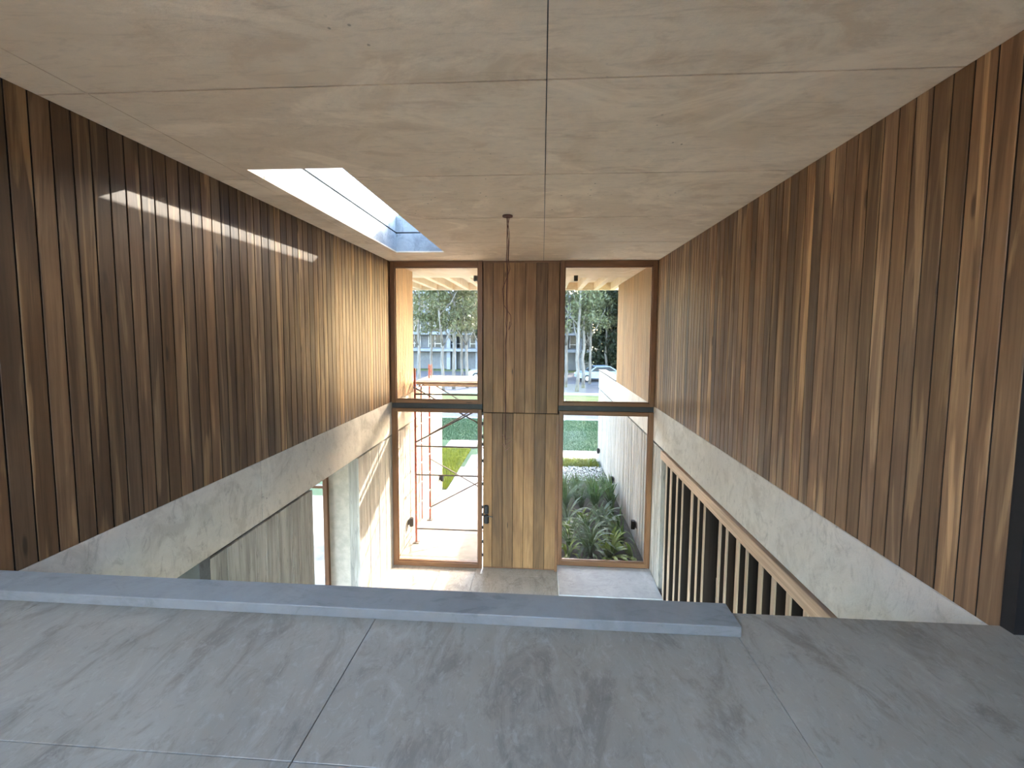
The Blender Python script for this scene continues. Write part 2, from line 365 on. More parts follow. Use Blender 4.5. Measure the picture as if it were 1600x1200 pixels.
# right wall ------------------------------------------------------
YRW = -5.465
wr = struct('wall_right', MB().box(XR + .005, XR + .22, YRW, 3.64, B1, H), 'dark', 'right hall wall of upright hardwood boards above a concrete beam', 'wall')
clad(wr, 1, 0, YRW, pl_in, .72, 1.5); clad(wr, 1, 3.64, .06, pl_ex, .9, 1.12)  # right boards toned lighter to make up for light missing here
MB().box(XR, XR + .22, YE - .06, 6.9, B0, B1, .006).obj('concrete_beam', 'beam', wr)
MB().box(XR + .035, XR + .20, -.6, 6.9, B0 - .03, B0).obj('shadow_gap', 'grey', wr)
board_panel('board_marked_panel', wr, 1, -.56, 0, 0, B0 - .03, .2)
board_panel('board_marked_panel', wr, 1, 0, 6.9, 0, B0 - .03, .2)
MB().box(XR - .012, XR + .24, 3.66, 6.92, B1, B1 + .035, .004).obj('coping', 'steel', wr)
MB().box(XR + .0, XR + .24, -11, -6.6, ZF, H).obj('wall_pier', 'grey', wr)
MB().box(XR + .0, XR + .24, -6.6, YRW, 5.2, H).obj('lintel', 'grey', wr)
# room behind the slat screen and passage beyond the landing, darkness put into colour
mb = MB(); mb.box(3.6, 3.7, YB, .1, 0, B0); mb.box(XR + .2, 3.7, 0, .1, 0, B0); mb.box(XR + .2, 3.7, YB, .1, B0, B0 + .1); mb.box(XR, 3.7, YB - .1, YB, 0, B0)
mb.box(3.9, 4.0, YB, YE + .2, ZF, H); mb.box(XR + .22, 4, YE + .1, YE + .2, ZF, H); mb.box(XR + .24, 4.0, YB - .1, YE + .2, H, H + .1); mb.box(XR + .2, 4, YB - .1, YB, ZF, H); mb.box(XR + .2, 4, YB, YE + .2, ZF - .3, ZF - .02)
struct('wall_side_room', mb, 'dark', 'walls of the room behind the slat screen, coloured near-black for its darkness', 'wall')
# left ground-floor room, its cream wall and its glazed front
mb = MB(); mb.box(-6.2, -6.0, -4.0, -1.2, 0, .2); mb.box(-6.2, -6.0, YB, -4.0, 0, B0); mb.box(-6.2, XL, YB - .1, YB, 0, B0)  # low stretch leaves an added, unseen side opening that lights the room
wlr = struct('wall_left_room', mb, 'cream', 'cream walls of the ground floor room beyond the left opening', 'wall')
MB().box(-6.2, XL - .22, YB, -1.2, B0, B0 + .3).obj('room_ceiling', 'beam', wlr)
MB().box(-6.0, XL - .006, -4.21, -4.105, 0, B0).obj('grey_partition', 'grey', wlr)
MB().box(-2.807, XL - .16, -1.37, -1.2, 0, B0).obj('cream_panel', 'cream', wlr)
win = struct('window_2', MB().box(-2.876, -2.807, -1.42, -1.22, 0, B0, .004), 'frame', 'dark wooden framed glazing seen through the opening in the left wall', 'window')
MB().box(-6.0, -2.876, -1.36, -1.28, 1.95, 1.99, .004).obj('rail', 'frameh', win)
MB().box(-6.0, -2.876, -1.325, -1.315, 0.0, 1.95).obj('pane', 'glass', win)
MB().box(-6.0, -2.876, -1.325, -1.315, 1.99, B0).obj('pane', 'glass', win)

# ---- far wall: upper boarded panel, door, four windows, steel transoms
DX0, DX1 = -.675, .675
BX = [-.668, -.49, -.30, -.113, .078, .268, .462, .668]
wf = struct('wall_far', MB().box(DX0, DX1, .03, .12, 2.90, H).box(-.70, .70, .035, .12, 2.886, 3.05), 'batten', 'tall boarded panel above the door between the upper windows', 'wall')
def door_boards(parent, z0, z1, sh):
    for i in range(7):
        a, b = BX[i] + (sh if i else 0), BX[i + 1] + (sh if i < 6 else 0)
        MB().box(-(b - a) / 2 + .003, (b - a) / 2 - .003, -.012, .012, 0, z1 - z0, .0025).obj('plank', 'door', parent, ((a + b) / 2, .012, z0), col=(lambda t: (t, t * .97, t * .93))(random.uniform(.6, 1.3)))
door_boards(wf, 2.897, H - .03, 0)
MB().box(DX0, DX1, -.005, .06, H - .03, H - .001, .003).obj('rail', 'frameh', wf)
dr = struct('door_1', MB().box(DX0 + .02, DX1 - .02, .03, .09, .012, 2.885), 'batten', 'tall boarded wooden entrance door between the two lower windows', 'door')
door_boards(dr, .03, 2.885, -.012)
MB().box(DX0 + .01, DX1 - .01, -.004, .05, .012, .03, .002).obj('kick_rail', 'frameh', dr)
MB().box(.640, .690, -.03, .09, 0, 2.89, .004).obj('door_post', 'frame', dr)
for z in (.22, .47, .74, .98, 1.12, 1.55, 1.98, 2.28, 2.42, 2.66, 2.84): MB().box(-.69, -.657, .0, .04, z, z + .055).obj('gap_block', 'steel', dr)  # blocks added to break the door edge's light sliver into dots
lk = MB().box(-.645, -.56, -.045, 0, 1.03, 1.20, .018).obj('lock_body', 'black', dr)
MB().box(-.65, -.555, -.055, 0, .85, 1.02, .022).obj('lock_plate', 'black', dr)
MB().tube([(-.60, -.055, 1.03), (-.60, -.09, 1.03), (-.56, -.10, 1.025), (-.475, -.10, 1.015)], .009, 8).obj('lever', 'black', lk)
MB().box(-.625, -.58, -.05, -.044, 1.08, 1.12, .002).obj('keypad', 'steel', lk)
def window(num, x0, x1, z0, z1, g0, g1, h0, h1, label):
    """frame outer x0..x1 z0..z1, glass opening g0..g1, h0..h1"""
    d0, d1 = -.03, .07
    o = struct('window_%d' % num, MB().box(x0, g0, d0, d1, z0, z1, .004), 'frame', label, 'window')
    MB().box(g1, x1, d0, d1, z0, z1, .004).obj('stile', 'frame', o)
    MB().box(g0, g1, d0, d1, h1, z1, .004).obj('rail', 'frameh', o)
    MB().box(g0, g1, d0, d1, z0, h0, .004).obj('rail', 'frameh', o)
    for a, b, c_, d_, mt in ((g0, g0 + .014, h0, h1, 'frame'), (g1 - .014, g1, h0, h1, 'frame'), (g0 + .014, g1 - .014, h0, h0 + .014, 'frameh'), (g0 + .014, g1 - .014, h1 - .014, h1, 'frameh')):
        MB().box(a, b, .0, .022, c_, d_, .002).obj('glazing_bead', mt, o)
    MB().box(g0 + .002, g1 - .002, .026, .036, h0 + .002, h1 - .002).obj('pane', 'glass', o)
    return o
window(3, XL, DX0, 3.046, H - .001, -2.245, -.756, 3.106, 5.461, 'upper left wooden framed window looking onto scaffold platform and trees')
window(4, DX1, XR, 3.046, H - .001, .756, 2.25, 3.110, 5.461, 'upper right wooden framed window looking onto trees and parked car')
window(5, XL, DX0 - .012, .002, 2.951, -2.245, -.752, .085, 2.89, 'lower left wooden framed window behind which the scaffold stands')
window(6, DX1 + .018, XR, .131, 2.951, .756, 2.25, .215, 2.885, 'lower right wooden framed window looking onto the planting bed')
struct('trim_2', MB().box(XL, DX0, -.012, .07, 2.952, 3.045, .004), 'steel', 'black steel transom bar between the two left windows', 'trim')
struct('trim_3', MB().box(DX1, XR, -.012, .07, 2.952, 3.045, .004), 'steel', 'black steel transom bar between the two right windows', 'trim')

# ---- ground floor of the hall: stone tiles, raised platform by the right window
fl = struct('floor', MB().box(-6.2, 3.7, YB, 0.02, -.25, -.012), 'grey', 'ground floor of the hall in large stone tiles', 'floor')
xs = [-6.2, -5.29, -3.79, -2.29, -.79, .71, 2.21, 3.7]; ys = [YB, -10.2, -9.45, -8.7, -7.95, -7.2, -6.45, -5.7, -4.95, -4.2, -3.45, -2.7, -1.95, -.95, -.2, .02]
for i in range(len(xs) - 1):
    for j in range(len(ys) - 1): MB().box(xs[i] + .0015, xs[i + 1] - .0015, ys[j] + .0015, ys[j + 1] - .0015, -.012, 0, .001).obj('floor_tile', 'tileg', fl)
struct('floor_platform', MB().box(.69, XR, -.87, -.032, 0.001, .13, .005), 'plat', 'raised pale cement platform under the lower right window', 'platform')
# ---- landing
ld = struct('floor_landing', MB().box(XL, XR + .22, YB, YE + .015, ZF - .34, ZF - .014), 'curb', 'upper landing floor in large grey stone tiles', 'floor')
xs = [XL, -1.869, -.322, 1.19, XR + .22]; ys = [YB, -9.9, -9.15, -8.4, -7.65, -6.9, -6.147, YE]
for i in range(len(xs) - 1):
    for j in range(len(ys) - 1): MB().box(xs[i] + .0012, xs[i + 1] - .0012, ys[j] + .0012, ys[j + 1] - .0012, ZF - .014, ZF, .0012).obj('floor_tile', 'tile', ld)
struct('trim_4', MB().box(XL + .001, 1.20, -5.562, -5.412, ZF, ZF + .045, .003), 'curb', 'low grey rendered curb along the landing edge', 'curb')
# rear of the landing, unseen: roof light added for fill, white wall bounces it
struct('wall_back', MB().box(XL, XR, YB - .2, YB, ZF, H), 'whitewall', 'unseen white back wall of the landing, bouncing fill light', 'wall')
w7 = struct('window_7', MB().box(-.88, -.82, RL[2], RL[3], H + .30, H + .36, .004), 'steel', 'added unseen roof light over the landing, for fill light', 'skylight')
for a, b in ((RL[0], -.88), (-.82, RL[1])): MB().box(a, b, RL[2], RL[3], H + .325, H + .335).obj('pane', 'clear', w7)

# ================================================================ SLAT SCREEN (right, below the beam)
sc = put('slat_screen', None, None, (XR, -2.4, 0), label='pine and dark brown slat screen below the right concrete beam', cat='screen')
def scobj(mb, name, mat, par=None, **k):
    o = mb.obj(name, mat, par or sc, **k); 
    if par is None: o.location = (-XR, 2.4, 0)
    return o
scobj(MB().box(XR - .004, XR + .10, -5.35, -.50, 2.285, 2.425, .005), 'header', 'pine')
scobj(MB().box(XR + .02, XR + .10, -5.35, -.56, 0.001, .03, .003), 'base_rail', 'fin')
slats = [(-.816, .03), (-1.059, .062), (-1.319, .032), (-1.551, .03), (-1.92, .055), (-2.127, .03), (-2.318, .032), (-2.754, .042), (-2.915, .034), (-3.169, .055), (-3.338, .034), (-3.596, .06), (-3.797, .052), (-4.008, .055), (-4.215, .05), (-4.40, .05), (-4.62, .05), (-4.85, .05), (-5.05, .05)]
for y, wd in slats:
    f = scobj(MB().box(XR + .022, XR + .17, y, y + wd, .03, 2.285, .002), 'slat', 'fin', col=tone(.7, 1.5))
    scobj(MB().box(XR + .004, XR + .0215, y + .001, y + wd - .001, .03, 2.285, .002), 'front_strip', 'pinev', f, col=tone(.85, 1.1, .04))
for y, wd in ((-1.80, .12), (-2.66, .26), (-3.06, .1), (-3.50, .12)):
    scobj(MB().box(XR + .14, XR + .17, y, y + wd, .03, 2.285, .002), 'back_board', 'fin', col=(2.2, 2.0, 1.9))

# ================================================================ HANGING CABLES
cb = put('hanging_cable', None, None, (-.008, -2.736, H - .001), label='loose electric cables hanging from the ceiling in front of the door', cat='cable')
MB().tube([(0, 0, 0), (0, 0, -.012)], .055, 20).obj('ceiling_rose', 'wire', cb)
def wob(z0, z1, n, amp, x0, x1, seed):
    rr = random.Random(seed); out = []
    for i in range(n + 1):
        t = i / n; out.append((x0 + (x1 - x0) * t + rr.uniform(-amp, amp), rr.uniform(-amp, amp), z0 + (z1 - z0) * t))
    return out
MB().tube(wob(-.012, -2.50, 22, .005, -.004, -.012, 1), .0045, 6).obj('cable', 'wire', cb)
MB().tube(wob(-.012, -2.44, 18, .009, .010, -.018, 2), .004, 6).obj('cable', 'wire', cb)
MB().tube([(.0, 0, -.012), (.022, 0, -.22), (.012, 0, -.46), (.03, 0, -.56), (-.05, 0, -.78), (-.035, 0, -.95), (.01, 0, -1.02), (.04, 0, -1.06), (.045, 0, -1.16), (.02, 0, -1.22), (.03, 0, -1.13)], .0035, 6).obj('cable_loop', 'wire', cb)
for a, b, z in ((-.05, .03, -2.40), (.05, .02, -2.42), (-.045, .0, -2.50), (.04, -.02, -2.53), (.06, .01, -2.47)):
    MB().tube([(-.012, 0, z - .03), (a * .6, b, z), (a, b, z + .015)], .0032, 5).obj('wire_end', 'wirew', cb)

# ================================================================ OUTSIDE GROUND
gd = struct('ground', MB().box(-60, 60, -40, 110, -.4, -.03), 'verge', 'wide ground plane around the house', 'ground')
struct('ground_lawn', MB().box(-14, 8, .02, 13.2, -.029, -.012), 'lawn', 'green front lawn beyond the house walls', 'lawn')
ter = struct('ground_terrace', MB().box(-14, -6.2, -7, 3.0, -.03, -.005).box(-6.2, XL - .2, -1.2, 3.0, -.03, -.005), 'pave', 'pale paved terrace left of the house wall', 'terrace')
path = struct('ground_path', MB().box(-2.33, .69, .02, 3.66, -.03, -.006), 'walk', 'pale entrance path of large slabs leading to the door', 'path')
py = .075
for k, (a, b, xa) in enumerate(((.075, 1.2, -2.325), (1.2, 2.4, -2.325), (2.4, 3.64, -2.325), (3.64, 5.6, -2.2), (5.6, 6.9, -2.08), (6.9, 8.4, -1.9), (8.4, 10.2, -1.75), (10.2, 13.1, -1.6))):
    for (u, v_) in ((xa, -.82), (-.82, .685)):
        MB().box(u + .002, v_ - .002, a + .002, b - .002, -.012, .004, .002).obj('paving_slab', 'pave', path)
sw = struct('ground_sidewalk', MB().box(.70, 6.5, 6.5, 7.7, -.03, .012, .006), 'walk', 'cream concrete walkway crossing beyond the planting bed', 'path')
struct('ground_slab', MB().box(-3.25, -2.09, 7.7, 8.8, -.03, .02, .006), 'walk', 'flat concrete slab on the lawn left of the path', 'slab')
struct('ground_road', MB().box(-60, 60, 13.2, 18.2, -.029, -.008), 'road', 'asphalt road passing behind the lawn', 'road')
struct('ground_parking', MB().box(-60, 60, 22.0, 38, -.029, -.008), 'road', 'grey parking strip under the trees', 'road')
struct('trim_5', MB().box(-60, 60, 21.5, 22.0, -.03, .09, .01), 'kerb', 'pale kerb along the parking strip', 'kerb')
struct('trim_6', MB().box(-60, 60, 13.1, 13.25, -.03, .03, .01), 'kerb', 'pale kerb along the near edge of the road', 'kerb')
bed = struct('ground_bed', MB().box(.70, XR, .075, 5.4, -.03, .05, .01), 'soil', 'dark soil of the planting bed beside the right wall', 'soil')

def grass_mesh(name, rects, n, hmin, hmax, mat, z=-.012):
    mb = MB(); rr = random.Random(5); ar = [(b - a) * (d - c_) for a, b, c_, d in rects]; tot = sum(ar)
    for r, A in zip(rects, ar):
        for _ in range(int(n * A / tot)):
            x, y = rr.uniform(r[0], r[1]), rr.uniform(r[2], r[3]); a = rr.uniform(0, 6.28); h = rr.uniform(hmin, hmax); w_ = .006 + .004 * h / hmax; l = rr.uniform(-.5, .5) * h
            dx, dy = math.cos(a) * w_, math.sin(a) * w_
            b = len(mb.v); mb.v += [(x - dx, y - dy, z), (x + dx, y + dy, z), (x - dy / w_ * l, y + dx / w_ * l, z + h)]; mb.f.append((b, b + 1, b + 2))
    me = bpy.data.meshes.new(name); me.from_pydata(mb.v, [], mb.f); me.materials.append(M[mat]); return me
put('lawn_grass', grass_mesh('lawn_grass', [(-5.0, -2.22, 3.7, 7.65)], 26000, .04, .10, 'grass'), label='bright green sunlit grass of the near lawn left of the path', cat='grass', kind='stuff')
put('far_lawn_grass', grass_mesh('far_lawn_grass', [(-7, -2.0, 8.85, 13.0), (.72, 5.5, 7.75, 13.0)], 42000, .03, .07, 'grass_shade'), label='mown grass of the lawn in front of the road, coloured for shade', cat='grass', kind='stuff')
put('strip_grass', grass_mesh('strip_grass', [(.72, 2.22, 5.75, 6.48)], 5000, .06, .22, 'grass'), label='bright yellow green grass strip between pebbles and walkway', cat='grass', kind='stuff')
mb = MB(); rr = random.Random(3)
for _ in range(1300):
    x, y, r = rr.uniform(.72, 2.3), rr.uniform(4.5, 5.75), rr.uniform(.012, .03); b = len(mb.v); z = rr.uniform(.04, .07)
    mb.v += [(x + r, y, z), (x - r * .9, y + r * .2, z), (x, y + r, z), (x, y - r, z), (x, y, z + r * .8), (x, y, z - r)]
    mb.f += [(b, b + 2, b + 4), (b + 2, b + 1, b + 4), (b + 1, b + 3, b + 4), (b + 3, b, b + 4)]
mb.obj('pebbles', 'pebble', label='white pebbles at the far end of the planting bed', cat='pebbles', kind='stuff')

# ================================================================ PLANTS
def strap(mb, L, wd, lean, ang, fold=.25, n=6, curl=1.0, base=(0, 0, 0)):
    ca, sa = math.cos(ang), math.sin(ang); b = len(mb.v); r = z = 0; th = lean
    for i in range(n + 1):
        t = i / n; ww = wd * (.55 + 1.0 * t) if t < .4 else wd * .95 * (1 - ((t - .4) / .6) ** 2.2) + .0008
        for k, s_ in ((-1, 1), (0, 0), (1, 1)):
            off = k * ww; hz = z + fold * ww * s_
            mb.v.append((base[0] + r * ca - off * sa, base[1] + r * sa + off * ca, base[2] + hz))
        r += L / n * math.sin(th); z += L / n * math.cos(th); th += curl * (.12 + .28 * t)
    for i in range(n):
        for k in (0, 1): q = b + i * 3 + k; mb.f.append((q, q + 1, q + 4, q + 3))
def foliage(seed, nl, L, wd, mat, spread=.75, curl=1.0, a0=0, a1=6.28):
    rr = random.Random(seed); mb = MB()
    for i in range(nl):
        strap(mb, L * rr.uniform(.65, 1.1), wd * rr.uniform(.7, 1.2), rr.uniform(.05, spread), rr.uniform(a0, a1), n=6, curl=curl * rr.uniform(.5, 1.4), base=(rr.uniform(-.03, .03), rr.uniform(-.03, .03), 0))
    me = bpy.data.meshes.new('foliage'); me.from_pydata(mb.v, [], mb.f); me.materials.append(M[mat])
    for p in me.polygons: p.use_smooth = True
    return me
def leafmesh(L, wd, lean, mat, curl=1.0):
    mb = MB(); strap(mb, L, wd, lean, 0, n=7, curl=curl); me = bpy.data.meshes.new('leaf'); me.from_pydata(mb.v, [], mb.f); me.materials.append(M[mat])
    for p in me.polygons: p.use_smooth = True
    return me
kinds = {'strap': ('narrow strap leaved green clump', [leafmesh(.62, .013, l, 'leaf', c) for l, c in ((.1, .8), (.35, 1.0), (.6, 1.2), (.85, 1.1))]),
         'bright': ('broad bright yellow green leaved plant', [leafmesh(.42, .042, l, 'leafy', c) for l, c in ((.2, .5), (.5, .7), (.8, .8), (1.0, .6))]),
         'grey': ('blue grey lance leaved plant', [leafmesh(.58, .028, l, 'leafg', c) for l, c in ((.1, .7), (.4, 1.0), (.7, 1.1), (.9, 1.0))]),
         'small': ('pale green small strap leaved plant', [leafmesh(.40, .016, l, 'leafy', c) for l, c in ((.1, .9), (.4, 1.1), (.7, 1.2), (.95, 1.0))])}
fol = [foliage(40 + k, 62, .78, .012, 'leaf', .55, .8) for k in range(3)]; folw = foliage(49, 48, .74, .012, 'leaf', .5, .8, 1.4, 4.9)
ORD = ['nearest the door', 'second from the door', 'second from the wall', 'nearest the wall']
ROW = ['front row by the glass', 'second row from the glass', 'third row from the glass', 'fourth row from the glass', 'fifth row from the glass', 'sixth row from the glass', 'farthest row']
plan = [['small', 'strap', 'bright', 'bright'], ['strap', 'grey', 'bright', 'strap'], ['small', 'strap', 'grey', 'strap'], ['grey', 'small', 'grey', 'strap']]
cx_ = [.95, 1.33, 1.72, 2.10]; ry = [.38, .85, 1.38, 1.95, 2.55, 3.15, 3.75, 4.5]
rr = random.Random(21)
for j, y in enumerate(ry[:7]):
    for i, x in enumerate(cx_):
        loc = (x + rr.uniform(-.07, .07), y + rr.uniform(-.12, .12), .045); k = plan[j][i] if j < 4 else 'strap'; nm, ms = kinds[k]
        if j < 4:
            s_ = rr.uniform(.95, 1.2) * (1.15 if k == 'grey' else 1)
            o = put('garden_plant', None, None, loc, label='%s, %s, %s' % (nm, ORD[i], ROW[j]), cat='plant', group='plants in the bed beside the right wall', scale=s_)
            for q in range(36 if k == 'strap' else 22):
                if i == 3 and math.cos(q * 2.4) > .25: continue
                put('leaf', ms[q % 4], o, (rr.uniform(-.03, .03), rr.uniform(-.03, .03), 0), rot=(0, 0, q * 2.4 + rr.uniform(-.2, .2)), col=tone(.75, 1.3, .1), scale=rr.uniform(.75, 1.1))
        else:
            put('garden_plant', fol[(i + j) % 3] if i < 3 else folw, None, loc, label='tall arching strap leaved clump, %s, %s' % (ORD[i], ROW[j]), cat='plant', group='plants in the bed beside the right wall', rot=(0, 0, rr.uniform(0, 6) if i < 3 else 0), col=tone(.8, 1.35, .1), scale=rr.uniform(.85, 1.1) * (.85 if j == 6 else 1))
fy = foliage(77, 22, .34, .016, 'leafy', .9, 1.0)
for i, (x, y) in enumerate(((1.0, 6.05), (1.5, 5.95), (2.0, 6.1))):
    put('garden_plant', fy, None, (x, y, .0), label='sunlit yellow green plant by the walkway, %s' % ['nearest the door', 'middle one', 'nearest the wall'][i], cat='plant', group='sunlit plants by the walkway', rot=(0, 0, i), scale=.9)

# ================================================================ WALL LIGHTS AND SPOTS
def sconce(side, y, z, label):
    x = XL if side < 0 else XR; s = -side
    o = put('wall_light', None, None, (x, y, z), label=label, cat='wall light', group='black wall lights along the outside walls')
    MB().box(min(0, s * .012), max(0, s * .012), -.04, .04, -.06, .06, .003).obj('back_plate', 'black', o)
    MB().tube([(s * .06, 0, -.085), (s * .06, 0, .085)], .043, 16).obj('lamp_body', 'black', o)
    MB().box(min(s * .012, s * .03), max(s * .012, s * .03), -.015, .015, -.02, .02).obj('arm', 'black', o)
sconce(1, 1.057, .42, 'black wall light on the right outside wall nearest the glass')
sconce(1, 3.634, .42, 'black wall light in the middle of the right outside wall')
sconce(1, 6.337, .42, 'black wall light at the far end of the right outside wall')
sconce(-1, .83, .42, 'black wall light on the left outside wall behind the scaffold')
sconce(-1, 3.40, .42, 'black wall light at the far end of the left outside wall')
for x, lb in ((-1.106, 'black ceiling spotlight outside the upper left window'), (1.092, 'black ceiling spotlight outside the upper right window')):
    o = put('spotlight', None, None, (x, 1.85, H), label=lb, cat='spotlight', group='black soffit spotlights')
    MB().tube([(0, 0, 0), (0, 0, -.11)], .045, 18).obj('lamp_body', 'black', o); MB().tube([(0, 0, -.11), (0, 0, -.117)], .036, 18).obj('lamp_rim', 'steel', o)

# ================================================================ SCAFFOLD
sf = put('scaffold', None, None, (-1.2, 1.3, .004), label='red tubular scaffold tower outside the lower left window', cat='scaffold')
SO = Vector((-1.2, 1.3, .004))
def sp(*pts): return [tuple(Vector(p) - SO) for p in pts]
YA, YC, XA, XC = .80, 1.84, -2.16, -.12
for X_ in (XA, XC):
    for Y_ in (YA, YC):
        MB().tube(sp((X_, Y_, .03), (X_, Y_, 3.60)), .021, 10).obj('post', 'red', sf)
        MB().box(X_ - .06 + 1.2, X_ + .06 + 1.2, Y_ - .06 - 1.3, Y_ + .06 - 1.3, 0, .012).obj('base_plate', 'galv', sf)
    for z in (.30, .72, 1.14, 1.56, 1.98, 2.40, 2.82, 3.2): MB().tube(sp((X_, YA, z), (X_, YC, z)), .018, 8).obj('rung', 'galv' if int(z * 10) % 2 else 'red', sf)
    for y_ in (YA + .42,): MB().tube(sp((X_, y_, .30), (X_, y_, 3.2)), .014, 8).obj('inner_post', 'red', sf)
for z in (2.02, 1.43, .30): MB().tube(sp((XA, YA, z), (XC, YA, z)), .016, 8).obj('ledger', 'galv', sf)
for Y_, zs in ((YA, ((2.1, 3.2),)), (YC, ((.30, 1.43), (2.0, 3.2)))):
    for z0, z1 in zs:
        MB().tube(sp((XA, Y_ - .02, z0), (XC, Y_ - .02, z1)), .014, 8).obj('brace', 'galv', sf)
        MB().tube(sp((XA, Y_ + .02, z1), (XC, Y_ + .02, z0)), .014, 8).obj('brace', 'galv', sf)
MB().tube(sp((XA, YA, 3.08), (XC, YA, 3.08)), .016, 8).obj('ledger', 'galv', sf)
for a, b in ((1.12, 1.17), (1.34, 1.68), (1.69, 2.03), (2.04, 2.38)): MB().box(XA + 1.06, XC + 1.4, a - 1.3, b - 1.3, 3.235, 3.285, .004).obj('deck_board', 'plankd', sf)
MB().box(XA - .10 + 1.2, XC + .1 + 1.2, 0.04, .08, 3.165, 3.234, .003).obj('deck_bearer', 'plankd', sf)
for x in (XA, XC): MB().tube(sp((x, YA - .05, 3.212), (x, 2.4, 3.212)), .02, 8).obj('transom', 'galv', sf)
MB().tube(sp((XA + .05, YC, 3.28), (XA + .05, YC, 3.60)), .014, 8).obj('guard_post', 'red', sf)
for z in (3.36, 3.46, 3.55): MB().tube(sp((XA, YC, z), (XA + .05, YC, z)), .01, 6).obj('rung', 'red', sf)

# ================================================================ BEYOND THE ROAD
mk = put('marker_post', None, None, (1.52, 12.9, -.012), label='thin white marker post on the lawn by the road', cat='post')
MB().tube([(0, 0, 0), (0, 0, 1.05)], .018, 8).obj('shaft', 'white', mk); MB().tube([(0, 0, 1.05), (0, 0, 1.10)], [.022, .008], 8).obj('cap', 'white', mk)

def crown_mesh(seed, n_cl, per, rad, z0, z1, mat, leaf=.16, cr=.75):
    rr = random.Random(seed); mb = MB()
    for _ in range(n_cl):
        t = rr.random(); a = rr.uniform(0, 6.28); rmax = rad * (.45 + .55 * math.sin(math.pi * min(1, t + .12))); r = rmax * math.sqrt(rr.random())
        c = Vector((r * math.cos(a), r * math.sin(a), z0 + (z1 - z0) * t)); k = rr.uniform(.55, 1.1) * cr
        for _ in range(per):
            d = Vector((rr.gauss(0, .5), rr.gauss(0, .5), rr.gauss(0, .38))) * k; p = c + d
            u = Vector((rr.gauss(0, 1), rr.gauss(0, 1), rr.gauss(0, 1))).normalized(); v = u.cross(Vector((rr.gauss(0, 1), rr.gauss(0, 1), rr.gauss(0, 1)))).normalized()
            l = leaf * rr.uniform(.6, 1.2); b = len(mb.v); mb.v += [tuple(p - u * l), tuple(p + v * l * .35), tuple(p + u * l), tuple(p - v * l * .35)]; mb.f.append((b, b + 1, b + 2, b + 3))
    me = bpy.data.meshes.new('crown'); me.from_pydata(mb.v, [], mb.f); me.materials.append(M[mat]); return me
def trunk_mesh(seed, h, r0, lean, forks):
    rr = random.Random(seed); mb = MB(); n = 9
    pts = [(lean * (i / n) ** 1.5 * h + rr.uniform(-.06, .06) * (i > 0), rr.uniform(-.08, .08) * (i > 0), h * i / n) for i in range(n + 1)]
    mb.tube(pts, [r0 * (1 - .65 * i / n) for i in range(n + 1)], 9)
    for _ in range(forks):
        i = rr.randint(3, n - 2); p = Vector(pts[i]); a = rr.uniform(0, 6.28); L = rr.uniform(1.2, 2.6)
        mb.tube([tuple(p), tuple(p + Vector((math.cos(a) * L * .4, math.sin(a) * L * .4, L * .45))), tuple(p + Vector((math.cos(a) * L * .7, math.sin(a) * L * .7, L)))], [r0 * .45, r0 * .33, r0 * .16], 7)
    me = mb.mesh('trunk', 'bark')
    for p in me.polygons: p.use_smooth = True
    return me
TR = [trunk_mesh(s, 10, .13, l, f) for s, l, f in ((1, .02, 3), (2, -.03, 4), (3, .05, 3))]
CR = [crown_mesh(10 + s, 42, 75, 2.1, 4.6, 12.5, 'crown') for s in range(3)]
CD = [crown_mesh(30 + s, 60, 95, 3.4, 2.2, 13.5, 'crownd', .24, 1.1) for s in range(2)]
CS = [crown_mesh(60 + s, 130, 120, 3.3, 6.0, 14.5, 'crownd', .30, 1.2) for s in range(2)]
CB = crown_mesh(70, 110, 120, 3.0, .6, 9.0, 'crownd', .26, 1.1)
def tree(x, y, k, sc_, label, rz, dense=False, group='slender trees along the parking strip', z=1.0):
    o = put('slender_tree' if not dense else 'dense_tree', None, None, (x, y, -.01), label=label, cat='tree', group=group, rot=(0, 0, rz), scale=(sc_, sc_, sc_ * z))
    put('trunk', TR[k % 3], o); put('crown', (CB if 'low dense' in label else CS[k % 2] if 'shading' in label else CD[k % 2]) if dense else CR[k % 3], o, col=tone(.8, 1.25, .1))
T = [(-8.83, 22.7, 0, 1.0, 'slender pale trunk at the left edge of the upper left window'), (-8.9, 26.5, 1, .95, 'second tree from the left in the upper left window'),
     (-6.88, 22.3, 2, 1.0, 'forked tree in the middle of the upper left window'), (-6.4, 23.7, 0, 1.05, 'tree just right of the forked tree in the upper left window'),
     (-6.4, 26.8, 1, .9, 'thin tree behind the middle of the upper left window'), (-5.5, 24.5, 2, 1.0, 'tree near the right edge of the upper left window'),
     (-4.6, 25.2, 1, 1.0, 'rightmost trunk seen in the upper left window'), (2.3, 25.8, 0, 1.0, 'leftmost slender trunk in the upper right window'),
     (2.97, 23.3, 1, 1.1, 'tallest pale trunk in the upper right window'), (3.66, 25.5, 2, 1.05, 'leaning trunk right of the tallest one in the upper right window'),
     (4.46, 28.1, 0, .95, 'thin dark trunk in front of the parked car'), (6.64, 33.5, 1, 1.1, 'dark trunk beside the golden cladding in the upper right window'), (7.3, 33.9, 2, 1.1, 'last trunk before the golden cladding in the upper right window')]
for i, (x, y, k, s_, lb) in enumerate(T): tree(x, y, k, s_, lb, i * 1.9)
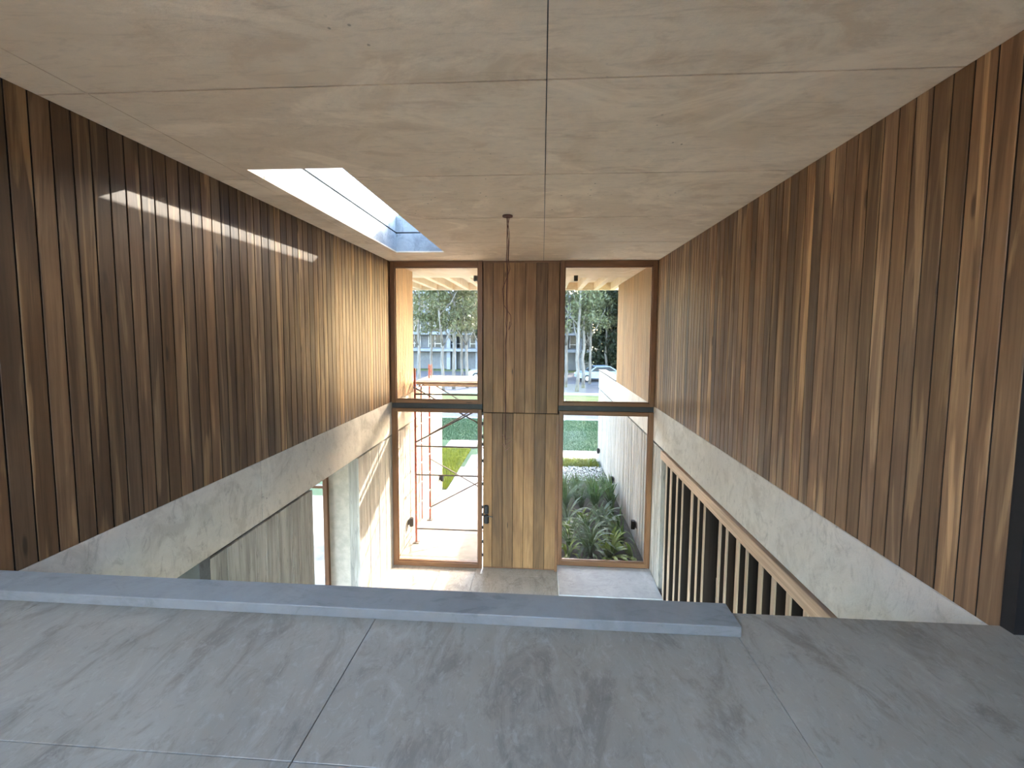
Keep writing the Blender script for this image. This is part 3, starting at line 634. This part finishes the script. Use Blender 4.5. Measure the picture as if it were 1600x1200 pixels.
DT = [(-21, 37.5, 'dense dark tree at the far left behind the parking'), (-11.2, 46, 'dense dark tree behind the left grey building'), (-3.5, 36, 'dense dark tree hidden behind the boarded door panel'), (.2, 44, 'dense dark tree left of the balcony building'), (9.2, 37, 'dense dark tree right of the balcony building'), (12.8, 40, 'dense dark tree behind the golden cladding'), (5.5, 47, 'dense dark tree behind the balcony building'), (-17, 47, 'tall dense dark tree above the left grey building'), (-5.5, 47, 'dense dark tree at the right end of the grey building'), (7.6, 36, 'low dense dark tree between balcony building and golden cladding'), (10.2, 34, 'low dense dark tree behind the low concrete wall')]
for i, (x, y, lb) in enumerate(DT): tree(x, y, i, 1.15 if y > 30 else .82, lb, i * 2.3, True, 'dense dark trees in the background')

for i, (x, y, lb) in enumerate(((9.3, 28, 'tall dense tree shading the left part of the lawn'), (12.4, 28.4, 'tall dense tree shading the middle of the lawn'), (15.0, 28, 'tall dense tree shading the right part of the lawn'))): tree(x, y, i, .98, lb, i, True, 'dense dark trees in the background')
# buildings
def facade(name, label, x0, x1, y, slabs, ov, cols, slat):
    o = put(name, None, None, ((x0 + x1) / 2, y, 0), label=label, cat='building'); ox = (x0 + x1) / 2
    top = slabs[-1]
    MB().box(x0 - ox, x1 - ox, 1.2, 8, 0, top + .2).obj('wall', 'facade', o)
    for z in slabs: MB().box(x0 - ox - .1, x1 - ox + ov, -.4, 8, z - .22, z + .12, .02).obj('balcony_slab', 'slab', o)
    MB().box(x0 - ox, x1 - ox, .9, 1.2, 0, slabs[0] - .22).obj('base_wall', 'facade', o)
    for a, b in zip(slabs[:-1], slabs[1:]):
        x = x0 + .3
        while x + 1.5 < x1:
            wv = 1.5
            f = MB().box(x - ox, x + wv - ox, 1.10, 1.198, a + .25, b - .3).obj('window', 'bglass', o)
            for q in (0, .5, 1): MB().box(x + wv * q - ox - .03, x + wv * q - ox + .03, 1.04, 1.1, a + .25, b - .3).obj('mullion', 'white', f)
            MB().box(x - ox, x + wv - ox, 1.04, 1.1, (a + b) / 2 - .35, (a + b) / 2 - .29).obj('mullion', 'white', f)
            x += wv
            if slat:
                for k in range(5): MB().box(x - ox + .08 + .15 * k, x - ox + .16 + .15 * k, .6, .66, a + .12, b - .22).obj('slat', 'bslat', o)
            x += 1.0
    for c_ in cols: MB().box(c_ - ox - .22, c_ - ox + .22, .1, .5, 0, top).obj('column', 'slab', o)
    return o
facade('grey_building', 'grey building with window bands seen through the upper left window', -21, -4.8, 40, [2.35, 4.3, 6.6, 9.0], .2, (-10.6, -9.9, -7.2), False)
facade('balcony_building', 'building with pale balcony slabs seen through the upper right window', .8, 6.2, 40, [2.35, 4.3, 6.3, 8.6], 1.0, (4.7,), True)

# cars
def car(x, y, rz, paint, label):
    o = put('parked_car', None, None, (x, y, -.008), label=label, cat='car', group='parked cars', rot=(0, 0, rz))
    prof = [(-2.1, .35), (-2.12, .62), (-1.95, .82), (-1.15, .92), (-.55, 1.38), (.75, 1.42), (1.5, .98), (2.05, .9), (2.12, .6), (2.05, .32)]
    b = MB().prism(prof, -.85, .85).obj('body', paint, o)
    gw = [(-1.0, .93), (-.5, 1.33), (.7, 1.36), (1.32, .97)]
    for s_ in (-1, 1): MB().prism(gw, s_ * .851, s_ * .862).obj('side_window', 'cglass', o)
    MB().poly([(-1.14, -.72, .945), (-1.14, .72, .945), (-.585, .66, 1.378), (-.585, -.66, 1.378)]).poly([(-1.13, -.72, .925), (-1.13, .72, .925), (-.57, .66, 1.36), (-.57, -.66, 1.36)]).obj('windscreen', 'cglass', o)
    for wx in (-1.32, 1.32):
        for s_ in (-1, 1):
            wh = MB().tube([(wx, s_ * .68, .32), (wx, s_ * .88, .32)], .32, 18).obj('wheel', 'tyre', o); MB().tube([(wx, s_ * .88, .32), (wx, s_ * .89, .32)], .19, 14).obj('hubcap', 'white', wh)
    for s_ in (-1, 1): MB().box(-2.13, -2.08, s_ * .72 - .12, s_ * .72 + .12, .62, .72, .01).obj('headlight', 'white', o); MB().box(2.05, 2.12, s_ * .72 - .1, s_ * .72 + .1, .68, .8, .01).obj('tail_light', 'red', o)
car(5.6, 30.5, .15, 'car', 'pale blue car parked behind the trunks in the upper right window')
car(-4.4, 31, 0, 'carw', 'silver car cut by the right edge of the upper left window')
